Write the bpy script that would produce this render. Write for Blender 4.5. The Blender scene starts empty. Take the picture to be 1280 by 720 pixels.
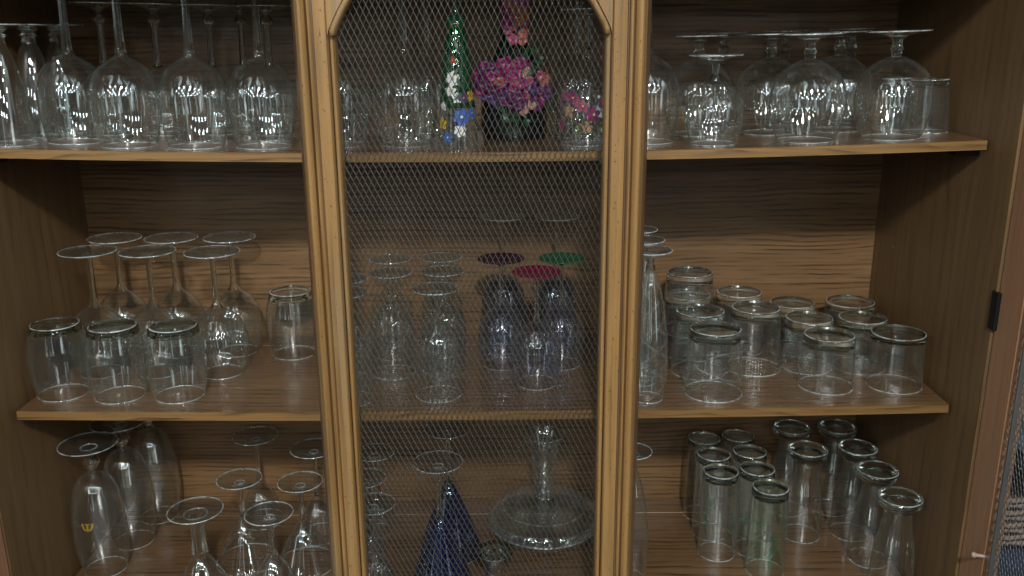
import bpy, bmesh, math, random
from mathutils import Vector, Matrix
random.seed(7)
SC = bpy.context.scene
COL = SC.collection
R = math.radians
PI = math.pi

# ---------------------------------------------------------------- camera, world, lamps, exposure
# The camera is at the origin; +Y is the depth of the cabinet, z = 0 is the height of the lens.
cam = bpy.data.cameras.new('camera')
cam.sensor_width = 36.0
cam.lens = 36.0 * 1129 / 1280
cam.clip_start = 0.02
cam.clip_end = 60
co = bpy.data.objects.new('camera', cam)
COL.objects.link(co)
co.matrix_world = Matrix.Rotation(R(90 - 16), 4, 'X') @ Matrix.Rotation(R(-0.44), 4, 'Z')
SC.camera = co

SC.view_settings.view_transform = 'Standard'
SC.view_settings.look = 'None'
SC.view_settings.exposure = 0.0
SC.view_settings.gamma = 1.0
SC.render.film_transparent = False
cy = SC.cycles
cy.max_bounces = 24
cy.diffuse_bounces = 3
cy.glossy_bounces = 6
cy.transmission_bounces = 20
cy.transparent_max_bounces = 96
cy.caustics_reflective = False
cy.caustics_refractive = False
cy.sample_clamp_indirect = 25.0
cy.use_adaptive_sampling = False
cy.use_denoising = True
try:
    cy.denoiser = 'OPENIMAGEDENOISE'
except Exception:
    pass

world = bpy.data.worlds.new('World')
SC.world = world
world.use_nodes = True
wt = world.node_tree
bg = wt.nodes['Background']
tc = wt.nodes.new('ShaderNodeTexCoord')
mp = wt.nodes.new('ShaderNodeMapping')
mp.inputs['Scale'].default_value = (5.0, 3.0, 1.1)
ns = wt.nodes.new('ShaderNodeTexNoise')
ns.inputs['Scale'].default_value = 1.6
ns.inputs['Detail'].default_value = 4.0
rp = wt.nodes.new('ShaderNodeValToRGB')
rp.color_ramp.elements[0].position = 0.515
rp.color_ramp.elements[0].color = (0.014, 0.015, 0.015, 1)
rp.color_ramp.elements[1].position = 0.62
rp.color_ramp.elements[1].color = (0.88, 1.0, 1.0, 1)
wt.links.new(tc.outputs['Generated'], mp.inputs['Vector'])
wt.links.new(mp.outputs['Vector'], ns.inputs['Vector'])
wt.links.new(ns.outputs['Fac'], rp.inputs['Fac'])
wt.links.new(rp.outputs['Color'], bg.inputs['Color'])
bg.inputs['Strength'].default_value = 2.3


def lamp(x, y, z, power, size, col=(1.0, 0.965, 0.91)):
    l = bpy.data.lights.new('ceiling_lamp', 'AREA')
    l.shape = 'DISK'
    l.size = size
    l.energy = power
    l.color = col
    o = bpy.data.objects.new('ceiling_lamp', l)
    COL.objects.link(o)
    o.location = (x, y, z)
    d = Vector((0.0, 1.15, -0.35)) - Vector((x, y, z))
    o.rotation_euler = d.to_track_quat('-Z', 'Y').to_euler()


# the shop's ceiling lamps: one close pair over the aisle, the rest receding behind the camera
lamp(0.12, -1.15, 1.08, 42, 0.15)
for x in (-1.5, -0.8, 0.85, 1.6):
    lamp(x, -1.05, 1.10, 2.6, 0.085, (0.93, 0.98, 1.0))
for y, p, s_ in ((-2.0, 2.4, 0.10), (-3.3, 3.4, 0.14), (-5.2, 5.0, 0.20)):
    for x in (-2.6, -1.3, 0.0, 1.3, 2.6):
        lamp(x, y, 1.20, p, s_, (0.93, 0.98, 1.0))


# ---------------------------------------------------------------- materials
def new_mat(name):
    m = bpy.data.materials.new(name)
    m.use_nodes = True
    nt = m.node_tree
    for n in list(nt.nodes):
        nt.nodes.remove(n)
    out = nt.nodes.new('ShaderNodeOutputMaterial')
    return m, nt, out


def thin_glass(name, tint=(0.985, 0.992, 0.99), strength=1.0, dust_glint=0.004, edge=0.45, dust_glint_col=(0.62, 0.66, 0.66), graze=16.0):
    """clear thin wall: see-through, with reflection growing towards grazing angles and a dusty pale film painting in edge reflections"""
    m, nt, out = new_mat(name)
    L = nt.links.new
    tr = nt.nodes.new('ShaderNodeBsdfTransparent')
    tr.inputs['Color'].default_value = (*tint, 1)
    gl = nt.nodes.new('ShaderNodeBsdfAnisotropic') if False else nt.nodes.new('ShaderNodeBsdfGlossy')
    gl.inputs['Roughness'].default_value = 0.006
    gl.inputs['Color'].default_value = (0.95, 1.0, 0.99, 1)
    lw = nt.nodes.new('ShaderNodeLayerWeight')
    lw.inputs['Blend'].default_value = 0.5
    pw = nt.nodes.new('ShaderNodeMath'); pw.operation = 'POWER'; pw.inputs[1].default_value = 4.2
    ma = nt.nodes.new('ShaderNodeMath'); ma.operation = 'MULTIPLY_ADD'
    ma.inputs[1].default_value = 0.80 * strength
    ma.inputs[2].default_value = 0.084 * strength
    mx = nt.nodes.new('ShaderNodeMixShader')
    L(lw.outputs['Facing'], pw.inputs[0])
    L(pw.outputs[0], ma.inputs[0])
    L(ma.outputs[0], mx.inputs[0])
    L(tr.outputs[0], mx.inputs[1])
    L(gl.outputs[0], mx.inputs[2])
    df = nt.nodes.new('ShaderNodeBsdfDiffuse')
    df.inputs['Color'].default_value = (*dust_glint_col, 1)
    tcn = nt.nodes.new('ShaderNodeTexCoord')
    no = nt.nodes.new('ShaderNodeTexNoise')
    no.inputs['Scale'].default_value = 110
    no.inputs['Detail'].default_value = 5
    mr = nt.nodes.new('ShaderNodeMapRange')
    mr.inputs['From Min'].default_value = 0.35
    mr.inputs['From Max'].default_value = 0.75
    mr.inputs['To Min'].default_value = dust_glint * 0.4
    mr.inputs['To Max'].default_value = dust_glint * 2.2
    gb = nt.nodes.new('ShaderNodeBsdfGlass')
    gb.inputs['IOR'].default_value = 1.45
    gb.inputs['Color'].default_value = (*tint, 1)
    ge = nt.nodes.new('ShaderNodeMapRange'); ge.interpolation_type = 'SMOOTHSTEP'
    ge.inputs['From Min'].default_value = 0.62; ge.inputs['From Max'].default_value = 0.93
    ge.inputs['To Max'].default_value = edge
    L(lw.outputs['Facing'], ge.inputs['Value'])
    mg = nt.nodes.new('ShaderNodeMixShader')
    L(ge.outputs[0], mg.inputs[0]); L(mx.outputs[0], mg.inputs[1]); L(gb.outputs[0], mg.inputs[2])
    mx = mg
    m2 = nt.nodes.new('ShaderNodeMixShader')
    L(tcn.outputs['Object'], no.inputs['Vector'])
    L(no.outputs['Fac'], mr.inputs['Value'])
    g3 = nt.nodes.new('ShaderNodeMath'); g3.operation = 'POWER'; g3.inputs[1].default_value = 4.0
    L(lw.outputs['Facing'], g3.inputs[0])
    g4 = nt.nodes.new('ShaderNodeMath'); g4.operation = 'MULTIPLY_ADD'  # whitens grazing edges in place of internal reflections
    g4.inputs[1].default_value = graze; g4.inputs[2].default_value = 1.0
    L(g3.outputs[0], g4.inputs[0])
    g5 = nt.nodes.new('ShaderNodeMath'); g5.operation = 'MULTIPLY'; g5.use_clamp = True
    L(g4.outputs[0], g5.inputs[0]); L(mr.outputs[0], g5.inputs[1])
    L(g5.outputs[0], m2.inputs[0])
    L(mx.outputs[0], m2.inputs[1])
    L(df.outputs[0], m2.inputs[2])
    L(m2.outputs[0], out.inputs['Surface'])
    return m


def solid_glass(name, col=(0.96, 0.99, 0.985), ior=1.5, clear=0.0):
    m, nt, out = new_mat(name)
    g = nt.nodes.new('ShaderNodeBsdfGlass')
    g.inputs['Color'].default_value = (*col, 1)
    g.inputs['IOR'].default_value = ior
    g.inputs['Roughness'].default_value = 0.0
    nt.links.new(g.outputs[0], out.inputs['Surface'])
    return m


def wood(name, light, dark, axis='X', lines=0.6, scale=1.0, rough=0.42, bump=0.15, spec=0.4, speck=0.0, wavy=1.0, coat=0.0, freq=95.0):
    m, nt, out = new_mat(name)
    N, L = nt.nodes.new, nt.links.new
    b = N('ShaderNodeBsdfPrincipled')
    L(b.outputs[0], out.inputs['Surface'])
    t = N('ShaderNodeTexCoord')

    def mapping(along, across):
        q = N('ShaderNodeMapping')
        s = [across * scale] * 3
        s['XYZ'.index(axis)] = along * scale
        q.inputs['Scale'].default_value = s
        L(t.outputs['Object'], q.inputs['Vector'])
        return q

    def noise(q, detail=4, dist=0.0, rgh=0.55):
        n = N('ShaderNodeTexNoise')
        n.inputs['Scale'].default_value = 1.0
        n.inputs['Detail'].default_value = detail
        n.inputs['Distortion'].default_value = dist
        n.inputs['Roughness'].default_value = rgh
        L(q.outputs[0], n.inputs['Vector'])
        return n

    def rng(src, a, c, lo=0.0, hi=1.0):
        r = N('ShaderNodeMapRange')
        r.inputs['From Min'].default_value = a
        r.inputs['From Max'].default_value = c
        r.inputs['To Min'].default_value = lo
        r.inputs['To Max'].default_value = hi
        L(src, r.inputs['Value'])
        return r.outputs[0]

    def mix(fac, c1, c2, mode='MIX'):
        x = N('ShaderNodeMix'); x.data_type = 'RGBA'; x.blend_type = mode
        if isinstance(fac, float): x.inputs[0].default_value = fac
        else: L(fac, x.inputs[0])
        for i, c in ((6, c1), (7, c2)):
            if isinstance(c, tuple): x.inputs[i].default_value = (*c, 1)
            else: L(c, x.inputs[i])
        return x.outputs[2]

    broad = noise(mapping(1.3, 11), 3, 0.4)
    fine = noise(mapping(4.0, 230), 5, 0.0, 0.6)
    # growth figure: slow noise folded into bands gives long, wandering dark lines
    fig = noise(mapping(2.6 * wavy, 7.0), 3, 0.2, 0.5)
    mul = N('ShaderNodeMath'); mul.operation = 'MULTIPLY_ADD'; mul.inputs[1].default_value = 7.0 * wavy
    sx = N('ShaderNodeSeparateXYZ'); L(t.outputs['Object'], sx.inputs[0])
    ac = N('ShaderNodeMath'); ac.operation = 'ADD'
    L(sx.outputs['Y'], ac.inputs[0]); L(sx.outputs['X' if axis == 'Z' else 'Z'], ac.inputs[1])
    fq = N('ShaderNodeMath'); fq.operation = 'MULTIPLY'; fq.inputs[1].default_value = freq
    L(ac.outputs[0], fq.inputs[0])
    L(fig.outputs['Fac'], mul.inputs[0]); L(fq.outputs[0], mul.inputs[2])
    wig = noise(mapping(14.0, 60), 3)
    ad = N('ShaderNodeMath'); ad.operation = 'MULTIPLY_ADD'; ad.inputs[1].default_value = 0.55
    L(wig.outputs['Fac'], ad.inputs[0]); L(mul.outputs[0], ad.inputs[2])
    fr = N('ShaderNodeMath'); fr.operation = 'FRACT'
    L(ad.outputs[0], fr.inputs[0])
    band = rng(fr.outputs[0], 0.45, 0.97)
    brk = rng(noise(mapping(10.0, 110), 5).outputs['Fac'], 0.40, 0.62)
    bm = N('ShaderNodeMath'); bm.operation = 'MULTIPLY'
    L(band, bm.inputs[0]); L(brk, bm.inputs[1])
    bs = N('ShaderNodeMath'); bs.operation = 'MULTIPLY'; bs.inputs[1].default_value = lines
    L(bm.outputs[0], bs.inputs[0])
    mid = tuple((a + c) / 2 for a, c in zip(light, dark))
    base = mix(rng(broad.outputs['Fac'], 0.32, 0.68), mid, light)
    base = mix(rng(fine.outputs['Fac'], 0.42, 0.75, 0.0, 0.55), base, dark)
    col = mix(bs.outputs[0], base, tuple(c * 0.30 for c in dark))
    if speck:
        v = N('ShaderNodeTexNoise'); v.inputs['Scale'].default_value = 420; v.inputs['Detail'].default_value = 1
        L(t.outputs['Object'], v.inputs['Vector'])
        col = mix(rng(v.outputs['Fac'], 0.70, 0.74, 0.0, speck), col, (0.035, 0.016, 0.006))
        g = noise(mapping(7, 40), 4)
        col = mix(rng(g.outputs['Fac'], 0.5, 0.72, 0.0, 0.5), col, tuple(c * 0.45 for c in light))
        g = noise(mapping(3, 75), 5)
        col = mix(rng(g.outputs['Fac'], 0.50, 0.70, 0.0, 0.5), col, (0.27, 0.225, 0.15))
    L(col, b.inputs['Base Color'])
    L(rng(broad.outputs['Fac'], 0.3, 0.7, rough - 0.07, rough + 0.1), b.inputs['Roughness'])
    b.inputs['Specular IOR Level'].default_value = spec
    b.inputs['Coat Weight'].default_value = coat
    b.inputs['Coat Roughness'].default_value = 0.16
    sm = N('ShaderNodeMath'); sm.operation = 'MULTIPLY_ADD'; sm.inputs[1].default_value = -0.6
    L(bm.outputs[0], sm.inputs[0]); L(fine.outputs['Fac'], sm.inputs[2])
    bp = N('ShaderNodeBump'); bp.inputs['Strength'].default_value = bump; bp.inputs['Distance'].default_value = 0.0012
    L(sm.outputs[0], bp.inputs['Height'])
    L(bp.outputs[0], b.inputs['Normal'])
    return m


def plain(name, col, rough=0.5, metal=0.0, noise_amt=0.25, nscale=40.0, bump=0.0, spec=0.5):
    m, nt, out = new_mat(name)
    N, L = nt.nodes.new, nt.links.new
    b = N('ShaderNodeBsdfPrincipled')
    L(b.outputs[0], out.inputs['Surface'])
    t = N('ShaderNodeTexCoord'); n = N('ShaderNodeTexNoise')
    n.inputs['Scale'].default_value = nscale; n.inputs['Detail'].default_value = 4
    L(t.outputs['Object'], n.inputs['Vector'])
    x = N('ShaderNodeMix'); x.data_type = 'RGBA'
    x.inputs[6].default_value = (*[c * (1 - noise_amt) for c in col], 1)
    x.inputs[7].default_value = (*[min(1, c * (1 + noise_amt)) for c in col], 1)
    L(n.outputs['Fac'], x.inputs[0]); L(x.outputs[2], b.inputs['Base Color'])
    b.inputs['Roughness'].default_value = rough
    b.inputs['Metallic'].default_value = metal
    b.inputs['Specular IOR Level'].default_value = spec
    if bump:
        bp = N('ShaderNodeBump'); bp.inputs['Strength'].default_value = bump; bp.inputs['Distance'].default_value = 0.003
        L(n.outputs['Fac'], bp.inputs['Height']); L(bp.outputs[0], b.inputs['Normal'])
    return m


M = {}
M['thin'] = thin_glass('clear_glass_wall')
M['thin_foot'] = thin_glass('clear_foot_glass', (0.975, 0.988, 0.985), 1.5, 0.008, graze=6.0)
M['thin_print'] = thin_glass('greenish_glass_wall', (0.945, 0.978, 0.955))
M['thin_smoke'] = thin_glass('smoky_glass_wall', (0.81, 0.84, 0.93))
M['thin_violet'] = thin_glass('faint_violet_glass_wall', (0.93, 0.935, 0.985))
M['thin_blue'] = thin_glass('cobalt_glass_wall', (0.56, 0.66, 0.95), 1.0, 0.010, dust_glint_col=(0.02, 0.06, 0.30), graze=8.0)
M['thin_heavy'] = thin_glass('heavy_cut_glass', (0.97, 0.985, 0.98), 1.8, 0.012, edge=0.6, graze=22.0)
M['thin_botgreen'] = thin_glass('green_glass_wall', (0.26, 0.62, 0.40), 1.2, 0.13, dust_glint_col=(0.02, 0.20, 0.08), graze=2.0)
M['solid'] = solid_glass('clear_solid_glass')
M['solid_green'] = solid_glass('greenish_solid_glass', (0.945, 0.98, 0.965))
M['foot_magenta'] = plain('magenta_coated_glass', (0.22, 0.008, 0.045), 0.12, 0, 0.1)
M['foot_green'] = plain('green_coated_glass', (0.010, 0.13, 0.058), 0.12, 0, 0.1)
M['foot_purple'] = plain('dark_purple_coated_glass', (0.045, 0.008, 0.022), 0.12, 0, 0.1)
M['etch'] = thin_glass('frosted_etching', (0.95, 0.97, 0.97), 1.0, 0.22, graze=0.0)
M['rim'] = thin_glass('rim_painted_glint', (0.90, 0.95, 0.94), 5.0, 0.32, edge=0.0, dust_glint_col=(0.80, 0.88, 0.88), graze=0.0)  # pale diffuse colour stands for light the rims catch
M['gold'] = plain('gold_print', (0.55, 0.38, 0.08), 0.35, 0.6)
M['green_print'] = thin_glass('green_enamel_print', (0.55, 0.85, 0.68), 1.0, 0.16, edge=0.0, dust_glint_col=(0.015, 0.22, 0.09), graze=0.0)
M['back'] = wood('oak_back_panel', (0.27, 0.157, 0.070), (0.10, 0.052, 0.023), 'X', 1.0, 1.15, 0.38, 0.40, 0.45, wavy=0.8, freq=135.0)
M['side'] = wood('oak_side_veneer', (0.22, 0.133, 0.061), (0.11, 0.062, 0.028), 'Z', 0.35, 0.8, 0.42, 0.12, 0.4, wavy=0.8, freq=38.0)
M['shelf'] = wood('oak_shelf_top', (0.225, 0.128, 0.060), (0.095, 0.050, 0.024), 'X', 0.95, 1.1, 0.26, 0.12, 0.5, wavy=0.7, coat=0.7, freq=85.0)
M['edge'] = wood('oak_shelf_edge', (0.30, 0.172, 0.062), (0.12, 0.062, 0.022), 'X', 0.8, 1.2, 0.35, 0.15, 0.5)
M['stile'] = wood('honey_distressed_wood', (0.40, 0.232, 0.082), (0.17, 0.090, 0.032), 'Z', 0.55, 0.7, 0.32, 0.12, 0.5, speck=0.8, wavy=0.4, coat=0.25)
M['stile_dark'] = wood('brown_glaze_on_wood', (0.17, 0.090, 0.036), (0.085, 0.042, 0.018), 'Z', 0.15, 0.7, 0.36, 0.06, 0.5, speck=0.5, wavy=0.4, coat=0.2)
M['door_back'] = wood('raw_reddish_wood', (0.42, 0.225, 0.125), (0.24, 0.115, 0.060), 'Z', 0.1, 1.0, 0.55, 0.08, 0.3, speck=0.3)
M['glaze'] = plain('dark_glaze_in_groove', (0.07, 0.030, 0.012), 0.5)
M['wire'] = plain('bronze_expanded_metal', (0.10, 0.095, 0.082), 0.5, 0.55, 0.2, 30)
M['steel'] = plain('worn_steel_wire', (0.22, 0.22, 0.215), 0.4, 0.7, 0.2, 30)
M['black'] = plain('black_metal', (0.012, 0.012, 0.013), 0.45, 0.4)
M['nylon'] = plain('milky_nylon', (0.40, 0.30, 0.24), 0.4)
M['pot'] = plain('black_glazed_ceramic', (0.006, 0.008, 0.009), 0.12)
M['wall'] = plain('dark_wall_paint', (0.030, 0.026, 0.026), 0.8)
M['floor'] = plain('dull_brown_floor', (0.06, 0.05, 0.045), 0.6)
M['denim'] = plain('pale_blue_ruffled_cloth', (0.12, 0.17, 0.21), 0.9, 0, 0.6, 60, 0.5)
M['navy'] = plain('navy_cloth', (0.012, 0.020, 0.050), 0.9, 0, 0.4, 60, 0.3)
M['wicker'] = plain('grey_wicker', (0.20, 0.15, 0.12), 0.8, 0, 0.4, 120, 0.4)
M['rack'] = plain('plum_brown_board', (0.050, 0.030, 0.030), 0.7)
FL = {'purple': (0.085, 0.008, 0.075), 'violet': (0.06, 0.022, 0.11), 'pink': (0.30, 0.05, 0.12), 'peach': (0.34, 0.10, 0.08),
      'cream': (0.36, 0.22, 0.17), 'orange': (0.36, 0.13, 0.03), 'leaf': (0.012, 0.07, 0.03), 'white': (0.75, 0.78, 0.80),
      'blue': (0.04, 0.13, 0.50), 'red': (0.42, 0.02, 0.02), 'yellow': (0.55, 0.38, 0.02), 'magenta': (0.21, 0.012, 0.11),
      'lime': (0.22, 0.28, 0.05)}
for k, c in FL.items():
    M['f_' + k] = plain(k + '_petal_enamel', c, 0.4, 0, 0.3, 200)


# ---------------------------------------------------------------- mesh helpers
def link(name, me, mat=None, parent=None):
    o = bpy.data.objects.new(name, me)
    COL.objects.link(o)
    if mat is not None and not me.materials:
        me.materials.append(M[mat])
    if parent:
        o.parent = parent
    return o


def mesh(name, verts, faces, smooth=False):
    me = bpy.data.meshes.new(name)
    me.from_pydata([tuple(v) for v in verts], [], faces)
    if smooth:
        me.polygons.foreach_set('use_smooth', [True] * len(me.polygons))
    me.update()
    return me


def box_geo(x0, x1, y0, y1, z0, z1, bev=0.0):
    bm = bmesh.new()
    bmesh.ops.create_cube(bm, size=1.0)
    for v in bm.verts:
        v.co = Vector(((x0 + x1) / 2 + v.co.x * (x1 - x0), (y0 + y1) / 2 + v.co.y * (y1 - y0), (z0 + z1) / 2 + v.co.z * (z1 - z0)))
    if bev:
        bmesh.ops.bevel(bm, geom=bm.edges[:], offset=bev, segments=2, affect='EDGES', profile=0.6)
    me = bpy.data.meshes.new('box')
    bm.to_mesh(me)
    bm.free()
    return me


def box(name, x0, x1, y0, y1, z0, z1, mat, parent=None, bev=0.0008):
    me = box_geo(x0, x1, y0, y1, z0, z1, bev)
    me.name = name
    return link(name, me, mat, parent)


def empty(name, loc=(0, 0, 0)):
    o = bpy.data.objects.new(name, None)
    COL.objects.link(o)
    o.location = loc
    o.empty_display_size = 0.02
    return o


def tag(o, label=None, cat=None, group=None, kind=None):
    for k, v in (('label', label), ('category', cat), ('group', group), ('kind', kind)):
        if v:
            o[k] = v
    return o


def spline(pts, n=6):
    """Catmull-Rom through (r, z) control points"""
    out = []
    P = [pts[0]] + list(pts) + [pts[-1]]
    for i in range(1, len(P) - 2):
        p0, p1, p2, p3 = P[i - 1], P[i], P[i + 1], P[i + 2]
        for k in range(n):
            t = k / n
            out.append(tuple(0.5 * ((2 * b) + (-a + c) * t + (2 * a - 5 * b + 4 * c - d) * t * t + (-a + 3 * b - 3 * c + d) * t ** 3)
                             for a, b, c, d in zip(p0, p1, p2, p3)))
    out.append(pts[-1])
    return [(max(r, 0.0), z) for r, z in out]


def lathe(prof, seg=48, flute=None, name='lathe'):
    verts, faces, rows = [], [], []
    for r, z in prof:
        if r < 1e-5:
            rows.append([len(verts)])
            verts.append((0, 0, z))
        else:
            rows.append(list(range(len(verts), len(verts) + seg)))
            for k in range(seg):
                a = 2 * PI * k / seg
                rr = r * (1 + flute[1] * math.cos(flute[0] * a)) if flute else r
                verts.append((rr * math.cos(a), rr * math.sin(a), z))
    for A, B in zip(rows, rows[1:]):
        for k in range(seg):
            j = (k + 1) % seg
            if len(A) == 1 and len(B) == 1:
                continue
            if len(A) == 1:
                faces.append((A[0], B[j], B[k]))
            elif len(B) == 1:
                faces.append((A[k], A[j], B[0]))
            else:
                faces.append((A[k], A[j], B[j], B[k]))
    me = mesh(name, verts, faces, True)
    bm = bmesh.new()
    bm.from_mesh(me)
    bmesh.ops.recalc_face_normals(bm, faces=bm.faces[:])
    bm.to_mesh(me)
    bm.free()
    return me


def wall_profile(outer, t, crown, end_r=0.0):
    """outer runs from the rim (on the shelf) to the crown; returns inner surface + rounded rim + outer surface"""
    n = len(outer)
    inner = []
    for i, (r, z) in enumerate(outer):
        a = outer[max(i - 1, 0)]
        b = outer[min(i + 1, n - 1)]
        dx, dz = b[0] - a[0], b[1] - a[1]
        l = math.hypot(dx, dz) or 1
        tt = t
        rr, zz = r - dz / l * tt, z + dx / l * tt
        if zz < outer[-1][1] - crown and rr > 0.0008:
            inner.append((rr, max(zz, 0.0006)))
    inner = [p for i, p in enumerate(inner) if i == 0 or p[1] > inner[i - 1][1] - 1e-6]
    zc = max(inner[-1][1], outer[-1][1] - crown)
    ins = [(0.0, zc)] + ([(inner[-1][0] * 0.6, zc - 0.0003)] if inner[-1][0] > 0.004 else []) + inner[::-1]
    r0, r1 = inner[0][0], outer[0][0]
    rim = [(r0 + (r1 - r0) * 0.2, 0.0001), (r0 + (r1 - r0) * 0.5, 0.0), (r0 + (r1 - r0) * 0.8, 0.0001)]
    return ins + rim + [(r1, 0.0006)] + outer[1:]


def foot_profile(h, rf, rs, zs, dome=0.003):
    """stem glass foot seen upside down: flat disc on top, shallow cone under it down to the stem"""
    return [(0.0, h - dome), (rf * 0.35, h - dome * 0.8), (rf * 0.75, h - dome * 0.25), (rf * 0.94, h - 0.0001), (rf * 0.985, h - 0.0002),
            (rf, h - 0.0010), (rf * 0.985, h - 0.0019), (rf * 0.9, h - 0.0024), (rf * 0.6, h - 0.0033 - dome * 0.4), (rf * 0.3, h - 0.0052 - dome * 0.6),
            (rs * 1.7, zs + 0.0035), (rs * 1.2, zs + 0.0012), (rs, zs)]


def decal(polys, rad_at, off=0.00035, name='print'):
    """flat polygons given in (arc length, z) laid on a surface of revolution, front centre at -Y"""
    verts, faces = [], []
    for poly in polys:
        f = []
        for s, z in poly:
            r = rad_at(z) + off
            a = -PI / 2 + s / r
            f.append(len(verts))
            verts.append((r * math.cos(a), r * math.sin(a), z))
        faces.append(f)
    return mesh(name, verts, faces)


def ribbons(curves, rad_at, w=0.0005, off=0.00025, name='lines'):
    """thin lines on a surface of revolution; each curve is a list of (theta, z)"""
    verts, faces = [], []
    for c in curves:
        b = len(verts)
        for i, (a, z) in enumerate(c):
            a2, z2 = c[min(i + 1, len(c) - 1)]
            a1, z1 = c[max(i - 1, 0)]
            r = rad_at(z)
            ds, dz = (a2 - a1) * r, z2 - z1
            l = math.hypot(ds, dz) or 1
            for sg in (-1, 1):
                aa = a + sg * (-dz / l) * w / 2 / r
                zz = z + sg * (ds / l) * w / 2
                rr = rad_at(zz) + off
                verts.append((rr * math.cos(aa), rr * math.sin(aa), zz))
        for i in range(len(c) - 1):
            q = b + 2 * i
            faces.append((q, q + 1, q + 3, q + 2))
    return mesh(name, verts, faces, True)


def interp(prof):
    P = sorted([(z, r) for r, z in prof])

    def f(z):
        if z <= P[0][0]: return P[0][1]
        for (a, ra), (b, rb) in zip(P, P[1:]):
            if z <= b:
                return ra + (rb - ra) * (z - a) / max(b - a, 1e-9)
        return P[-1][1]
    return f


# ---------------------------------------------------------------- shelf surfaces (they sag a little in the middle)
SHELF = {1: (-0.1283, 0.0095), 2: (-0.4598, 0.005), 3: (-0.7545, 0.0)}


def shelf_z(k, x):
    z, g = SHELF[k]
    t = max(-1.0, min(1.0, (x + 0.04) / 0.59))
    return z - g * (1 - t * t)


# ---------------------------------------------------------------- the room, only as far as it shows
tag(link('floor', mesh('floor', [(-4, -5, -1.45), (4, -5, -1.45), (4, 4, -1.45), (-4, 4, -1.45)], [(0, 1, 2, 3)]), 'floor'), kind='structure')
tag(link('wall', box_geo(-4, 4, 1.62, 1.72, -1.45, 1.3), 'wall'), kind='structure')

# ---------------------------------------------------------------- the cabinet
cab = tag(empty('display_cabinet', (0, 1.2, -1.45)), 'brown oak display cabinet with three shelves of glassware and a wire mesh middle door', 'cabinet')


def part(o, p=None):
    """parent to the cabinet (or to a part of it) keeping world coordinates"""
    p = p or cab
    o.parent = p
    off = Vector((0, 1.2, -1.45))
    o.location = -off if p is cab else Vector((0, 0, 0))
    return o


part(box('back_panel', -0.655, 0.567, 1.355, 1.365, -1.40, 0.40, 'back'))
part(link('side_panel', mesh('side_panel', [(x, y, z) for x, y in ((-0.634, 0.998), (-0.648, 1.355), (-0.668, 1.355), (-0.654, 0.998)) for z in (-1.44, 0.40)],
     [(0, 1, 3, 2), (2, 3, 5, 4), (4, 5, 7, 6), (6, 7, 1, 0), (0, 2, 4, 6), (1, 7, 5, 3)]), 'side'))
part(box('side_panel', 0.558, 0.576, 0.998, 1.355, -1.44, 0.40, 'side'))
part(box('top_panel', -0.634, 0.558, 1.0, 1.355, 0.36, 0.38, 'side'))
part(box('top_rail', -0.634, 0.558, 0.975, 1.0, 0.085, 0.36, 'stile'))
part(box('base_panel', -0.634, 0.558, 1.02, 1.045, -1.44, -0.772, 'stile'))

for k, y0 in ((1, 1.054), (2, 1.054), (3, 1.005)):
    n = 36
    xl, xr = (-0.634, 0.5535) if k != 2 else (-0.627, 0.5505)
    y1 = 1.352
    th = 0.0115 if k < 3 else 0.018
    for nm, ya, yb, mt in (('shelf', y0 + 0.002, y1, 'shelf'), ('front_edge', y0, y0 + 0.002, 'edge')):
        vs, fs = [], []
        for i in range(n + 1):
            x = xl + (xr - xl) * i / n
            z = shelf_z(k, x)
            c = 0.0006 if nm == 'front_edge' else 0.0
            vs += [(x, ya, z - c), (x, yb, z), (x, yb, z - th), (x, ya, z - th + c)]
        for i in range(n):
            a, b = 4 * i, 4 * i + 4
            fs += [(a, b, b + 1, a + 1), (a + 1, b + 1, b + 2, a + 2), (a + 2, b + 2, b + 3, a + 3), (a + 3, b + 3, b, a)]
        fs += [(0, 1, 2, 3), (4 * n + 3, 4 * n + 2, 4 * n + 1, 4 * n)]
        o = link(nm, mesh(nm, vs, fs), mt)
        if nm == 'shelf':
            sh = part(o)
        else:
            part(o, sh)
    # narrow plate rail near the back and the clips that carry the shelf ends
    vs, fs = [], []
    for i in range(n + 1):
        x = xl + 0.002 + (xr - xl - 0.004) * i / n
        z = shelf_z(k, x)
        vs += [(x, 1.3040, z - 0.001), (x, 1.3050, z + 0.0007), (x, 1.3062, z - 0.001)]
    for i in range(n):
        a = 3 * i
        fs += [(a, a + 3, a + 4, a + 1), (a + 1, a + 4, a + 5, a + 2)]
    part(link('plate_rail', mesh('plate_rail', vs, fs), 'edge'), sh)
    if k < 3:
        for sx, x in ((1, -0.638), (-1, 0.5575)):
            z = shelf_z(k, x) - th
            o = box('shelf_clip', min(x, x + sx * 0.028), max(x, x + sx * 0.028), 1.075, 1.10, z - 0.009, z - 0.0003, 'black')
            part(o, sh)

# moulded front stiles and the fixed, mesh-filled middle door
PROF = [(0.0066, -0.003), (0.0072, 0.0040), (0.0085, 0.0058), (0.0105, 0.0062), (0.0205, 0.0062), (0.0222, 0.0056), (0.0232, 0.0036), (0.0246, 0.0036),
        (0.0254, 0.0060), (0.0268, 0.0070), (0.0284, 0.0066), (0.0296, 0.0040), (0.0304, 0.0032), (0.0316, 0.0050), (0.0332, 0.0082), (0.0352, 0.0102),
        (0.0376, 0.0106), (0.0396, 0.0092), (0.0408, 0.0068), (0.0412, 0.0052), (0.0430, 0.0050), (0.0440, 0.0034), (0.0458, 0.0006), (0.0478, -0.0030),
        (0.0490, -0.0080), (0.0490, -0.0220), (0.0066, -0.0220)]
BEAD = [(0.0, -0.020), (0.0, -0.004), (0.0006, -0.0008), (0.0020, 0.0012), (0.0038, 0.0014), (0.0054, 0.0004), (0.0060, -0.002), (0.0060, -0.020)]


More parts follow.
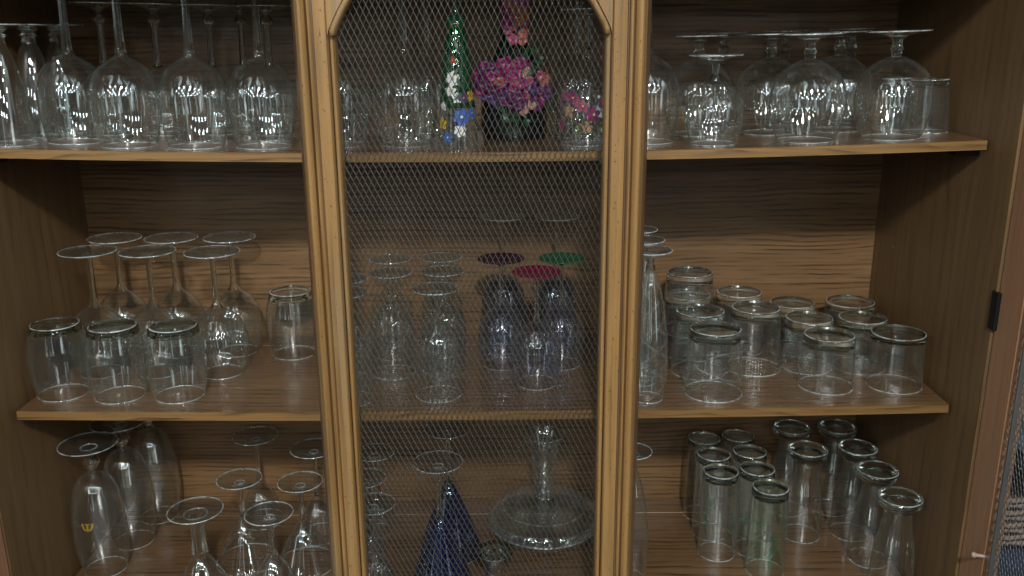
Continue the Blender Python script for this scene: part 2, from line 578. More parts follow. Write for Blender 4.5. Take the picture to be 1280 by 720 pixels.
def extrude(prof, x0, sg, z0, z1, yface=0.988, k=1.0, name='stile'):
    n = len(prof)
    vs = []
    NZ = 14
    for j in range(NZ + 1):
        z = z0 + (z1 - z0) * j / NZ
        vs += [(x0 + sg * u * k, yface - w, z) for u, w in prof]
    fs = []
    for j in range(NZ):
        for i in range(n):
            a, b = j * n + i, j * n + (i + 1) % n
            fs.append((a, b, b + n, a + n))
    fs += [tuple(range(n)), tuple(range(NZ * n, NZ * n + n))]
    me = mesh(name, vs, fs)
    bm = bmesh.new(); bm.from_mesh(me)
    bmesh.ops.recalc_face_normals(bm, faces=bm.faces[:])
    for f in bm.faces:
        f.smooth = len(f.verts) == 4
        u = abs(f.calc_center_median().x - x0) / k
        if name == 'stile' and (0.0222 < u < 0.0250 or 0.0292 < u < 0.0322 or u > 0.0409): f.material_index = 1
    for e in bm.edges:
        if len(e.link_faces) == 2 and e.calc_face_angle() > R(42): e.smooth = False
    bm.to_mesh(me); bm.free()
    return me


XL, XR = -0.1852, 0.1007
door = part(empty('middle_door'))
for sg, x0, k in ((-1, XL, 0.92), (1, XR, 1.0)):
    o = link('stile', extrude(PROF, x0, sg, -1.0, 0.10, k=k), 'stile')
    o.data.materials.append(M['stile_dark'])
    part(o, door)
    part(link('bead', extrude(BEAD, x0, sg, -1.0, -0.0025, k=k, name='bead'), 'stile'), door)
    # dark glaze line left in the joint
    part(box('joint_line', *sorted((x0 + sg * 0.0060 * k, x0 + sg * 0.0068 * k)), 0.9865, 0.99, -1.0, 0.06, 'glaze', bev=0), door)
    # arched corner piece with its rounded trim
    arc = []
    for i in range(15):
        s = 0.0015 + 0.075 * i / 14
        arc.append((x0 - sg * (s - 0.0062), -0.002 + 0.110 * (1 - math.exp(-s * 20))))
    poly = [(x0 + sg * 0.0064, -0.005)] + arc + [(arc[-1][0], 0.12), (x0 + sg * 0.0064, 0.12)]
    n = len(poly)
    vs = [(x, 0.9835, z) for x, z in poly] + [(x, 0.999, z) for x, z in poly]
    fs = [tuple(range(n)), tuple(range(2 * n - 1, n - 1, -1))] + [(i, (i + 1) % n, n + (i + 1) % n, n + i) for i in range(n)]
    me = mesh('arch_panel', vs, fs)
    bm = bmesh.new(); bm.from_mesh(me); bmesh.ops.recalc_face_normals(bm, faces=bm.faces[:]); bm.to_mesh(me); bm.free()
    part(link('arch_panel', me, 'stile'), door)
    # trim: half-round following the arc, offset inward
    vs, fs = [], []
    K = 9
    pts = [(arc[0][0] + sg * 0.0005, arc[0][1] - 0.0062)] + arc
    for i, (x, z) in enumerate(pts):
        a = pts[max(0, i - 1)]; b = pts[min(len(pts) - 1, i + 1)]
        dx, dz = b[0] - a[0], b[1] - a[1]
        l = math.hypot(dx, dz)
        nx, nz = -sg * dz / l, -sg * -dx / l
        if nz > 0: nx, nz = -nx, -nz
        for j in range(K):
            t = j / (K - 1)
            off = 0.0004 + 0.0072 * t
            h = 0.0055 * math.sqrt(max(0.0, 1 - (2 * t - 1) ** 2)) ** 0.8
            vs.append((x + nx * off, 0.984 - h + (0.010 if j in (0, K - 1) else 0), z + nz * off))
    for i in range(len(pts) - 1):
        for j in range(K - 1):
            a = i * K + j
            fs.append((a, a + 1, a + K + 1, a + K))
    fs.append(tuple(range(K)))
    me = mesh('arch_trim', vs, fs, True)
    bm = bmesh.new(); bm.from_mesh(me); bmesh.ops.recalc_face_normals(bm, faces=bm.faces[:]); bm.to_mesh(me); bm.free()
    part(link('arch_trim', me, 'stile'), door)


def expanded_metal(u0, u1, z0, z1, W, H, place, th=0.00085, knuckle=0.0016):
    """zigzag strands that touch their neighbours at the knuckles; the strands twist, one way up and one way down"""
    vs, fs = [], []
    mrnd = random.Random(4)
    ni = int((u1 - u0) / (W / 2)) + 1
    nj = int((z1 - z0) / (H / 2)) + 1
    for i in range(ni):
        P = []
        for j in range(nj):
            s = 1 if (i + j) % 2 == 0 else -1
            u = u0 + (i + 0.5 + 0.44 * s) * W / 2 + mrnd.uniform(-.00016, .00016) + 0.0012 * math.sin(z0 + j * 0.11 + i * 0.05)
            for dz in (-knuckle / 2, knuckle / 2):
                P.append((u, z0 + j * H / 2 + dz))
        for (ua, za), (ub, zb) in zip(P, P[1:]):
            du, dz = ub - ua, zb - za
            l = math.hypot(du, dz)
            px, pz = -dz / l * th / 2, du / l * th / 2
            if pz < 0 or (pz == 0 and px < 0): px, pz = -px, -pz
            k = 0.8 if du < -1e-4 * 4 else (-0.8 if du > 4e-4 else 0.0)
            d = k * th / 2
            b = len(vs)
            for (u, z) in ((ua, za), (ub, zb)):
                vs += [place(u - px, z - pz, -d - 0.0002), place(u + px, z + pz, d - 0.0002), place(u + px, z + pz, d + 0.0002), place(u - px, z - pz, -d + 0.0002)]
            for q in range(4):
                fs.append((b + q, b + (q + 1) % 4, b + 4 + (q + 1) % 4, b + 4 + q))
    return mesh('wire_mesh', vs, fs)


def place_mid(u, z, d):
    return (u, 1.0035 + d + 0.0016 * math.sin(u * 23 + 1.0) * math.sin(z * 9 + 0.6), z)


o = link('wire_mesh', expanded_metal(XL - 0.004, XR + 0.002, -0.80, 0.055, 0.0066, 0.0140, place_mid, 0.00085), 'wire')
o['kind'] = 'stuff'
part(o, door)

# the right door stands open towards the viewer: we see its inner stile, hinge, catch and mesh
sd = part(empty('open_door'))
part(box('stile', 0.5610, 0.5800, 0.947, 0.9965, -1.0, 0.38, 'door_back', bev=0.0012), sd)
part(box('hinge', 0.5562, 0.5608, 0.990, 1.0040, -0.340, -0.295, 'black'), sd)
part(box('mesh_bead', 0.5585, 0.5640, 0.9285, 0.9315, -1.0, 0.38, 'steel'), sd)
o = link('wire_mesh', expanded_metal(0.70, 0.9475, -0.85, 0.05, 0.0066, 0.0140, lambda u, z, d: (0.566 + d + 0.001 * math.sin(z * 17), u, z), 0.0011), 'steel')
o['kind'] = 'stuff'
part(o, sd)
pin = lathe(spline([(0, -0.008), (0.0028, -0.0075), (0.0036, -0.0045), (0.0024, -0.002), (0.0022, 0.004), (0.0022, 0.012), (0, 0.013)], 3), 16, name='catch_pin')
o = link('catch_pin', pin, 'nylon')
part(o, sd)
o.location = (0.5560, 0.950, -0.610)
o.rotation_euler = (0.3, R(90), 0)
# far left door, opened the same way: only a sliver of its inner stile shows
sd2 = part(empty('open_door'))
part(box('stile', -0.6530, -0.6350, 0.944, 0.9955, -1.0, 0.38, 'door_back', bev=0.0012), sd2)

# ---------------------------------------------------------------- what shows through the open door's mesh
rk = tag(empty('side_rack', (0.9, 1.3, -1.45)), 'plum brown rack standing beyond the open right door', 'rack')
for nm, a in (('board', (0.60, 1.30, 1.06, 1.50, -0.95, -0.925)), ('upright', (0.595, 0.64, 1.44, 1.50, -1.45, 0.2)), ('upright', (1.24, 1.30, 1.44, 1.50, -1.45, 0.2)),
              ('backboard', (0.64, 1.24, 1.47, 1.49, -0.92, 0.15))):
    o = box(nm, *a, 'rack')
    o.parent = rk
    o.location = (-0.9, -1.3, 1.45)


def soft_pile(name, x0, x1, y0, y1, z0, z1, mat, amp, freq, seed):
    """a rounded, creased bundle of cloth"""
    rnd = random.Random(seed)
    bm = bmesh.new()
    bmesh.ops.create_cube(bm, size=1.0)
    bmesh.ops.subdivide_edges(bm, edges=bm.edges[:], cuts=22, use_grid_fill=True)
    ph = [rnd.uniform(0, 6) for _ in range(6)]
    for v in bm.verts:
        c = v.co * 2
        p = 8
        l = (abs(c.x) ** p + abs(c.y) ** p + abs(c.z) ** p) ** (1 / p)
        q = c / l
        n = q.normalized()
        f = math.sin(q.x * freq + ph[0] + 2 * math.sin(q.z * 5 + ph[3])) * 0.5 + math.sin(q.z * freq * 1.3 + ph[1] + 1.6 * math.sin(q.x * 4 + ph[4])) * 0.5 + 0.3 * math.sin(q.y * freq + ph[2])
        q = Vector((x0 + (q.x + 1) / 2 * (x1 - x0), y0 + (q.y + 1) / 2 * (y1 - y0), z0 + (q.z + 1) / 2 * (z1 - z0)))
        k = 0.25 if n.z < -0.7 else 1
        v.co = q + n * amp * f * k
    me = bpy.data.meshes.new(name)
    bm.to_mesh(me); bm.free()
    me.polygons.foreach_set('use_smooth', [True] * len(me.polygons))
    return link(name, me, mat)


tag(soft_pile('folded_cloth', 0.655, 1.15, 1.10, 1.40, -0.920, -0.700, 'navy', 0.004, 9, 1), 'folded navy cloth behind the open right door, under the basket', 'cloth')
tag(soft_pile('ruffled_cloth', 0.690, 1.15, 1.10, 1.38, -0.608, -0.300, 'denim', 0.016, 14, 2), 'pale blue ruffled cloth behind the open right door', 'cloth')
bk = tag(empty('wicker_basket', (0.88, 1.24, -0.692)), 'shallow grey wicker tray between the navy cloth and the blue cloth', 'basket')
vs, fs = [], []
cx0, cx1, cy0, cy1 = -0.215, 0.27, -0.14, 0.15
for r_ in range(8):
    z = 0.004 + r_ * 0.0095
    per = []
    nn = 120
    for i in range(nn):
        t = i / nn * 4
        s, f = int(t), t - int(t)
        x, y = [(cx0 + (cx1 - cx0) * f, cy0), (cx1, cy0 + (cy1 - cy0) * f), (cx1 - (cx1 - cx0) * f, cy1), (cx0, cy1 - (cy1 - cy0) * f)][s]
        w = 0.003 * math.sin(i * PI / 2 + r_ * PI)
        per.append((x + (w if s in (1, 3) else 0), y + (w if s in (0, 2) else 0)))
    b = len(vs)
    for x, y in per:
        for dz, dn in ((-0.0045, 0), (0, 0.003), (0.0045, 0), (0, -0.003)):
            vs.append((x + dn * (1 if x > 0 else -1) * 0.7, y + dn * (1 if y > 0 else -1) * 0.7, z + dz))
    for i in range(nn):
        j = (i + 1) % nn
        for q in range(4):
            fs.append((b + i * 4 + q, b + i * 4 + (q + 1) % 4, b + j * 4 + (q + 1) % 4, b + j * 4 + q))
o = link('weave', mesh('weave', vs, fs, True), 'wicker', bk); o['kind'] = 'stuff'
link('tray_floor', box_geo(cx0 + .002, cx1 - .002, cy0 + .002, cy1 - .002, 0, 0.006), 'wicker', bk)

# ---------------------------------------------------------------- glassware
# every glass stands upside down, its rim on the shelf (z = 0) and its foot or base at the top
TYPES = {}


def stemmed(bowl, foot_r, h, zj, rs, rj, wall=0.0009, crown=0.003, foot_mat='thin_foot', bowl_mat='thin', stem_mid=None, flute=None, dome=0.003, knob=None):
    """bowl: outer control points from rim up to the joint (rj, zj)"""
    outer = spline(list(bowl) + [(rj, zj)], 5)
    zs = h - 0.011
    stem = [(rs, zs)]
    if knob:
        zk, rk_ = knob
        stem += [(rs, zk + rk_ * 0.9), (rk_ * 0.75, zk + rk_ * 0.55), (rk_, zk), (rk_ * 0.75, zk - rk_ * 0.55), (rs * 0.95, zk - rk_ * 0.9)]
    if stem_mid:
        stem += [(stem_mid[1], stem_mid[0])]
    else:
        stem += [(rs * 0.86, zs - (zs - zj) * 0.35), (rs * 0.86, zs - (zs - zj) * 0.65)] if not knob else []
    stem += [(rs * 1.15, zj + (rj - rs) * 0.9 + 0.004), (rj, zj)]
    stem = sorted(stem, key=lambda p: -p[1])
    return dict(parts=[('bowl', lathe(wall_profile(outer, wall, crown), name='bowl'), bowl_mat),
                       ('stem', lathe(spline(stem, 4), 24 if not flute else 48, flute, name='stem'), 'solid'),
                       ('foot', lathe(spline(foot_profile(h, foot_r, rs, zs, dome), 2), name='foot'), foot_mat),
                       ('hub_glint', ring(rs * 1.7 + .0006, .0007, zs + .0045, name='hub_glint', seg=32), 'rim'), ('rim', ring(outer[0][0] - wall * .5, .00062, .00064), 'rim'), ('foot_rim', ring(foot_r, .00075, h - .00090, name='foot_rim'), 'rim' if foot_mat == 'thin_foot' else foot_mat)], rad=interp(outer))  # ring at the stem joint is a painted highlight


def ring(R_, r, z, seg=64, name='rim', n=8):
    vs, fs = [], []
    for i in range(seg):
        a = 2 * PI * i / seg
        for k in range(n):
            t = 2 * PI * k / n
            vs.append(((R_ + r * math.cos(t)) * math.cos(a), (R_ + r * math.cos(t)) * math.sin(a), z + r * math.sin(t)))
    for i in range(seg):
        for k in range(n):
            fs.append((i * n + k, ((i + 1) % seg) * n + k, ((i + 1) % seg) * n + (k + 1) % n, i * n + (k + 1) % n))
    return mesh(name, vs, fs, True)


def tumbler(outer, wall=0.0011, base=0.012, base_mat='solid', wall_mat='thin', dish=0.0015, top_ring=None):
    """outer: control points from rim to base edge; the thick base is a solid slug on top"""
    o = spline(outer, 5)
    zt = o[-1][1]
    zb = zt - base
    f = interp(o)
    low = [p for p in o if p[1] < zb] + [(f(zb), zb)]
    n = len(low)
    inner = []
    for i, (r, z) in enumerate(low):
        inner.append((r - wall, max(z, 0.0006)))
    shell = inner[::-1] + [(low[0][0] - wall * 0.7, 0.0001), (low[0][0] - wall * 0.3, 0.0001), (low[0][0], 0.0006)] + low[1:]
    r1 = f(zb)
    rt = o[-1][0]
    slug = [(0.0, zb + 0.0012), (r1 * 0.5, zb + 0.0009), (r1 * 0.8, zb), (r1 - wall, zb - 0.0018), (r1 - wall * 0.6, zb - 0.0022), (r1, zb - 0.0004)]
    slug += [(f(zb + (zt - zb) * t), zb + (zt - zb) * t) for t in (0.25, 0.5, 0.75)]
    slug += [(rt * 1.0, zt - 0.0022), (rt * 0.975, zt - 0.0008), (rt * 0.93, zt), (rt * 0.86, zt - 0.0004), (rt * 0.72, zt - dish), (rt * 0.4, zt - dish * 1.5), (0.0, zt - dish * 1.6)]
    return dict(parts=[('wall', lathe(shell, name='wall'), wall_mat), ('base', lathe(slug, name='base'), base_mat),
                       ('base_glint', ring(rt * 0.955, .0009, zt - .0012, name='base_glint'), 'rim'), ('rim', ring(outer[0][0] - wall * .5, .00066, .00068), 'rim')], rad=f)  # pale ring paints the white highlight along the base edge


TYPES['wine'] = stemmed([(.0325, 0), (.0370, .022), (.0398, .045), (.0385, .068), (.0300, .089), (.0160, .100), (.0085, .1045)], .037, .235, .110, .0050, .0068)
TYPES['rear_wine'] = stemmed([(.0280, 0), (.0320, .022), (.0338, .042), (.0310, .060), (.0210, .075), (.0110, .083)], .034, .168, .088, .0045, .0075, knob=(.148, .0085))
TYPES['balloon'] = stemmed([(.0285, 0), (.0350, .018), (.0395, .040), (.0370, .063), (.0270, .082), (.0150, .0925)], .0365, .176, .0965, .0042, .0095)
TYPES['water'] = stemmed([(.0300, 0), (.0285, .012), (.0295, .035), (.0305, .060), (.0270, .082), (.0170, .095), (.0100, .0995)], .0295, .147, .103, .0050, .0075, knob=(.112, .0078))
for nm, fm in (('colored', 'foot_magenta'), ('colored_green', 'foot_green'), ('colored_purple', 'foot_purple')):
    TYPES[nm] = stemmed([(.0275, 0), (.0310, .020), (.0333, .042), (.0310, .062), (.0210, .079), (.0110, .0855)], .0320, .158, .0885, .0034, .0055, foot_mat=fm, bowl_mat='thin_violet')
TYPES['tall'] = stemmed([(.0270, 0), (.0300, .030), (.0320, .060), (.0305, .088), (.0220, .106), (.0120, .1125)], .0325, .204, .116, .0034, .0055, bowl_mat='thin_smoke', crown=.006)
TYPES['brandy'] = stemmed([(.0340, 0), (.0400, .016), (.0450, .036), (.0445, .056), (.0370, .076), (.0230, .089), (.0130, .0935)], .0370, .126, .0955, .0058, .0105, knob=(.104, .0082), crown=.004)
TYPES['snifter'] = stemmed([(.0270, 0), (.0315, .014), (.0345, .030), (.0335, .046), (.0265, .061), (.0150, .0705), (.0090, .0730)], .0310, .105, .0750, .0052, .0068, crown=.003)
TYPES['rear_goblet'] = stemmed([(.0260, 0), (.0300, .016), (.0335, .036), (.0315, .056), (.0220, .074), (.0110, .083)], .0300, .128, .088, .0055, .0080, knob=(.104, .0085))
TYPES['martini'] = stemmed([(.0440, 0), (.0330, .023), (.0200, .050), (.0120, .063)], .0315, .134, .0700, .0036, .0060, stem_mid=(.095, .0036), dome=.002)
TYPES['martini_fluted'] = stemmed([(.0440, 0), (.0330, .023), (.0200, .048), (.0140, .058)], .0360, .134, .0640, .0088, .0095, stem_mid=(.092, .0085), flute=(8, .07), dome=.002)
TYPES['martini_small'] = stemmed([(.0335, 0), (.0300, .018), (.0210, .045), (.0110, .060)], .0345, .148, .0650, .0034, .0055, dome=.002)
TYPES['cordial'] = stemmed([(.0220, 0), (.0240, .015), (.0235, .032), (.0170, .048), (.0090, .055)], .0300, .136, .0590, .0042, .0060, dome=.004)
TYPES['blue'] = stemmed([(.0465, 0), (.0440, .010), (.0370, .034), (.0250, .068), (.0120, .102), (.0065, .114)], .0330, .200, .118, .0036, .0050, bowl_mat='thin_blue', crown=.010)
TYPES['dessert'] = stemmed([(.0300, 0), (.0285, .012), (.0240, .028), (.0160, .040)], .0255, .080, .046, .0110, .0125, knob=None, dome=.001, crown=.006, foot_mat='solid')
TYPES['flute'] = stemmed([(.0205, 0), (.0235, .018), (.0255, .045), (.0240, .085), (.0190, .125), (.0125, .155), (.0085, .168)], .0260, .199, .173, .0050, .0060, crown=.004)
TYPES['pilsner'] = stemmed([(.0290, 0), (.0345, .030), (.0368, .062), (.0345, .100), (.0270, .135), (.0170, .150), (.0090, .1535)], .0390, .200, .1560, .0060, .0080, knob=(.1720, .0118), crown=.004, dome=.001)
TYPES['trumpet'] = stemmed([(.0310, 0), (.0270, .035), (.0200, .075), (.0130, .105), (.0085, .115)], .0330, .140, .1180, .0060, .0080, knob=(.1265, .0105), dome=.001)
TYPES['painted'] = stemmed([(.0300, 0), (.0330, .020), (.0345, .040), (.0320, .060), (.0220, .078), (.0110, .092)], .0300, .160, .100, .0048, .0062, knob=(.118, .0072))
TYPES['beer_tumbler'] = tumbler([(.0315, 0), (.0350, .018), (.0372, .045), (.0365, .068), (.0335, .085), (.0300, .098)], base=.009, base_mat='solid_green')
TYPES['cut_tumbler'] = tumbler([(.0380, 0), (.0370, .020), (.0352, .050), (.0338, .075), (.0330, .090)], base=.013)
TYPES['green_base'] = tumbler([(.0355, 0), (.0348, .020), (.0338, .045), (.0330, .062), (.0322, .0735)], base=.014, base_mat='solid_green')
TYPES['clear_base'] = tumbler([(.0355, 0), (.0345, .030), (.0335, .058), (.0345, .066), (.0345, .0745)], base=.008)
TYPES['printed'] = tumbler([(.0272, 0), (.0268, .040), (.0262, .090), (.0258, .120), (.0250, .135)], base=.010)
TYPES['printed_green'] = tumbler([(.0272, 0), (.0268, .040), (.0262, .090), (.0258, .120), (.0250, .135)], base=.012, base_mat='solid_green', wall_mat='thin_print')
TYPES['small_tumbler'] = tumbler([(.0258, 0), (.0245, .030), (.0230, .055), (.0225, .066)], base=.008)
TYPES['bell'] = tumbler([(.0285, 0), (.0290, .030), (.0270, .065), (.0215, .095), (.0185, .115), (.0195, .127), (.0270, .134), (.0298, .140), (.0290, .146)], base=.016)

# etched spirals on the flutes and on one tumbler
def helix(t0, turns, z0, z1, n=70, ease=1.0):
    return [(t0 + turns * 2 * PI * i / n, z0 + (z1 - z0) * (i / n) ** ease) for i in range(n + 1)]


rf = TYPES['flute']['rad']
cur = []
for k in range(4):
    cur.append(helix(k * PI / 2, 1.3, 0.006, 0.160))
    cur.append(helix(k * PI / 2 + 0.7, -1.3, 0.006, 0.160))
TYPES['flute_etched'] = dict(parts=TYPES['flute']['parts'] + [('etched_spiral', ribbons(cur, rf, 0.0007), 'etch'),
    ('etched_rings', ribbons([[(-PI * 0.98 + 1.15 * i / 14, 0.020 + j * 0.0024) for i in range(15)] for j in range(48)], rf, 0.00032), 'etch')])
rf = TYPES['cut_tumbler']['rad']
cur = [[(2 * PI * i / 60, 0.034 + k * 0.012 + 0.008 * math.sin(2 * PI * i / 60 * 2 + k * 2.0)) for i in range(61)] for k in range(3)]
TYPES['cut_swirl'] = dict(parts=TYPES['cut_tumbler']['parts'] + [('etched_swirl', ribbons(cur, rf, 0.0007), 'etch')])

# green enamel leaves on the printed tumblers
rnd = random.Random(3)


def leaf_poly(s, z, l, w, ang, n=7):
    pts = []
    for i in range(n + 1):
        t = i / n
        pts.append((t * l, math.sin(t * PI) ** 0.8 * w))
    for i in range(n - 1, 0, -1):
        t = i / n
        pts.append((t * l, -math.sin(t * PI) ** 0.8 * w))
    c, sn = math.cos(ang), math.sin(ang)
    return [(s + x * c - y * sn, z + x * sn + y * c) for x, y in pts]


for nm in ('printed', 'printed_green'):
    rf = TYPES[nm]['rad']
    polys = []
    for q in range(4):
        s0 = q * 0.042 + 0.002
        for k in range(5):
            polys.append(leaf_poly(s0 + rnd.uniform(-.003, .003), 0.040 + 0.006 * k, 0.008, 0.0020, rnd.choice((0.6, 2.4, 1.2)) + rnd.uniform(-.2, .2)))
        if nm == 'printed_green':
            for k in range(9):
                polys.append([(s0 + 0.014 + k * .0004, 0.020 + k * 0.008), (s0 + 0.022, 0.027 + k * 0.008), (s0 + 0.022, 0.0278 + k * 0.008), (s0 + 0.014, 0.0206 + k * 0.008)])
            for k in range(4):
                polys.append(leaf_poly(s0 - 0.006, 0.016 + 0.010 * k, 0.011, 0.0026, 1.0 + rnd.uniform(-.5, .5)))
    if nm == 'printed': TYPES['plain_tall'] = TYPES[nm]
    TYPES[nm] = dict(parts=TYPES[nm]['parts'] + [('leaf_print', decal(polys, rf), 'green_print')], rad=rf)
# gold crown on the front pilsner
rf = TYPES['pilsner']['rad']
zc = 0.090
cr = [[(-.0075, zc + .004), (-.0088, zc + .001), (-.0060, zc - .006), (-.0040, zc - .004), (-.0055, zc + .003)],
      [(.0075, zc + .004), (.0055, zc + .003), (.0040, zc - .004), (.0060, zc - .006), (.0088, zc + .001)],
      [(-.0060, zc - .006), (-.0030, zc - .0085), (-.0018, zc - .0065), (-.0040, zc - .004)],
      [(.0060, zc - .006), (.0040, zc - .004), (.0018, zc - .0065), (.0030, zc - .0085)],
      [(-.0014, zc + .003), (-.0018, zc - .007), (0, zc - .0095), (.0018, zc - .007), (.0014, zc + .003)],
      [(-.0030, zc + .0038), (-.0040, zc + .0020), (-.0025, zc + .0010), (-.0018, zc + .0028)], [(.0030, zc + .0038), (.0018, zc + .0028), (.0025, zc + .0010), (.0040, zc + .0020)]]
TYPES['pilsner_crown'] = dict(parts=TYPES['pilsner']['parts'] + [('crown_emblem', decal(cr, rf), 'gold')])


def painted_flower(s, z, r, n, petal, eye, polys):
    for k in range(n):
        a = 2 * PI * k / n + 0.3
        polys.setdefault(petal, []).append(leaf_poly(s + 0.15 * r * math.cos(a), z + 0.15 * r * math.sin(a), r, r * 0.40, a))
    polys.setdefault(eye, []).append([(s + 0.2 * r * math.cos(2 * PI * k / 7), z + 0.2 * r * math.sin(2 * PI * k / 7)) for k in range(7)])


def paint(parts, rad, polys, base_off=0.0003):
    for i, (c, pl) in enumerate(polys.items()):
        parts.append((c + '_paint', decal(pl, rad, base_off + 0.00015 * i, c + '_paint'), 'f_' + c))


# painted wine glass
rf = TYPES['painted']['rad']
polys = {}
rnd = random.Random(11)
for k in range(46):
    s, z = rnd.uniform(-.1, .1), rnd.uniform(.012, .060)
    polys.setdefault(rnd.choice(('leaf', 'lime', 'lime', 'leaf')), []).append(leaf_poly(s, z, rnd.uniform(.005, .010), .0018, rnd.uniform(0, 6)))
for k in range(34):
    painted_flower(-.1 + k * .0062, rnd.uniform(.014, .060), rnd.uniform(.0055, .0085), 5, rnd.choice(('pink', 'magenta', 'cream', 'white', 'magenta')), 'yellow', polys)
TYPES['painted'] = dict(parts=list(TYPES['painted']['parts']))
paint(TYPES['painted']['parts'], rf, polys)

# painted bottle: clear flared foot end, green upper cone, round stopper
outer = spline([(.0245, 0), (.0240, .006), (.0225, .030), (.0195, .070), (.0160, .105), (.0130, .125), (.0105, .137)], 5)
rf = interp(outer)
low = [p for p in outer if p[1] <= .048] + [(rf(.048), .048)]
up = [(rf(.048), .048)] + [p for p in outer if p[1] > .048]
parts = [('lower_wall', lathe([(r - .0012, z) for r, z in low[::-1]] + [(low[0][0] - .0006, 0)] + low, name='lower_wall'), 'thin'),
         ('upper_wall', lathe([(r - .0012, z) for r, z in up[::-1]] + up + [(.0090, .1375)], name='upper_wall'), 'thin_botgreen'),
         ('stopper', lathe(spline([(.0085, .1376), (.0108, .1395), (.0115, .1440), (.0100, .1490), (.0050, .1530), (.0030, .1560), (.0022, .1750), (.0030, .2000), (0, .2010)], 4), 24, name='stopper'), 'thin_botgreen')]
polys = {}
painted_flower(-.004, .082, .0085, 6, 'white', 'yellow', polys)
painted_flower(-.007, .068, .0065, 5, 'white', 'yellow', polys)
painted_flower(.001, .060, .0060, 5, 'white', 'yellow', polys)
painted_flower(-.004, .103, .0042, 5, 'red', 'yellow', polys)
painted_flower(.009, .060, .0065, 6, 'violet', 'yellow', polys)
painted_flower(.004, .022, .0070, 6, 'white', 'yellow', polys)
painted_flower(-.012, .014, .0060, 5, 'blue', 'white', polys)
painted_flower(.006, .038, .0095, 6, 'blue', 'white', polys)
painted_flower(.019, .062, .0060, 6, 'yellow', 'red', polys)
painted_flower(.021, .042, .0060, 6, 'blue', 'white', polys)
painted_flower(-.020, .030, .0070, 5, 'yellow', 'red', polys)
painted_flower(-.018, .050, .0050, 5, 'white', 'yellow', polys)
for k in range(22):
    polys.setdefault('leaf', []).append(leaf_poly(rnd.uniform(-.03, .04), rnd.uniform(.050, .115), .012, .0016, rnd.uniform(.9, 2.0)))
paint(parts, rf, polys)
TYPES['bottle'] = dict(parts=parts)

# black shouldered vase
TYPES['pot'] = dict(parts=[('body', lathe(spline([(0, .0004), (.036, .0004), (.041, .003), (.0425, .012), (.0430, .040), (.0425, .062), (.0380, .078), (.0260, .102), (.0180, .125), (.0150, .150),
                                                 (.0150, .190), (.0190, .215), (.0170, .216), (.0130, .190), (.0130, .150), (.0, .10)], 4), name='body'), 'pot')])

# ship decanter standing upright: wide flat body, narrow neck, flared mouth
body = spline([(.0, .0006), (.045, .0006), (.070, .003), (.086, .014), (.0880, .022), (.082, .034), (.060, .046), (.034, .053), (.0185, .060), (.0165, .072), (.0160, .090)], 5)
inner = [(max(r - .0016, 0), z + (.0016 if z < .02 else -.0012 if z < .056 else 0)) for r, z in body]
neck = spline([(.0160, .090), (.0165, .108), (.0195, .130), (.0250, .150), (.0305, .163)], 5)
TYPES['decanter'] = dict(parts=[('body', lathe([(.0, .0022)] + [p for p in inner if p[0] > 0.0][0:] + body[::-1], name='body'), 'thin_heavy'),
                                ('neck', lathe([(r - .0014, z) for r, z in neck] + [(neck[-1][0] - .0007, .1636)] + neck[::-1], name='neck'), 'thin_heavy'), ('rim', ring(.0300, .0009, .1628), 'rim'), ('edge_glint', ring(.0868, .0011, .0195, name='edge_glint'), 'rim'),  # ring at the widest point paints in the body's bright outline
                                ('shoulder_rings', ribbons([[(2 * PI * i / 90, zz) for i in range(91)] for zz in (.032, .044)], interp([p for p in body if p[1] > .0225]), .0006), 'etch')])

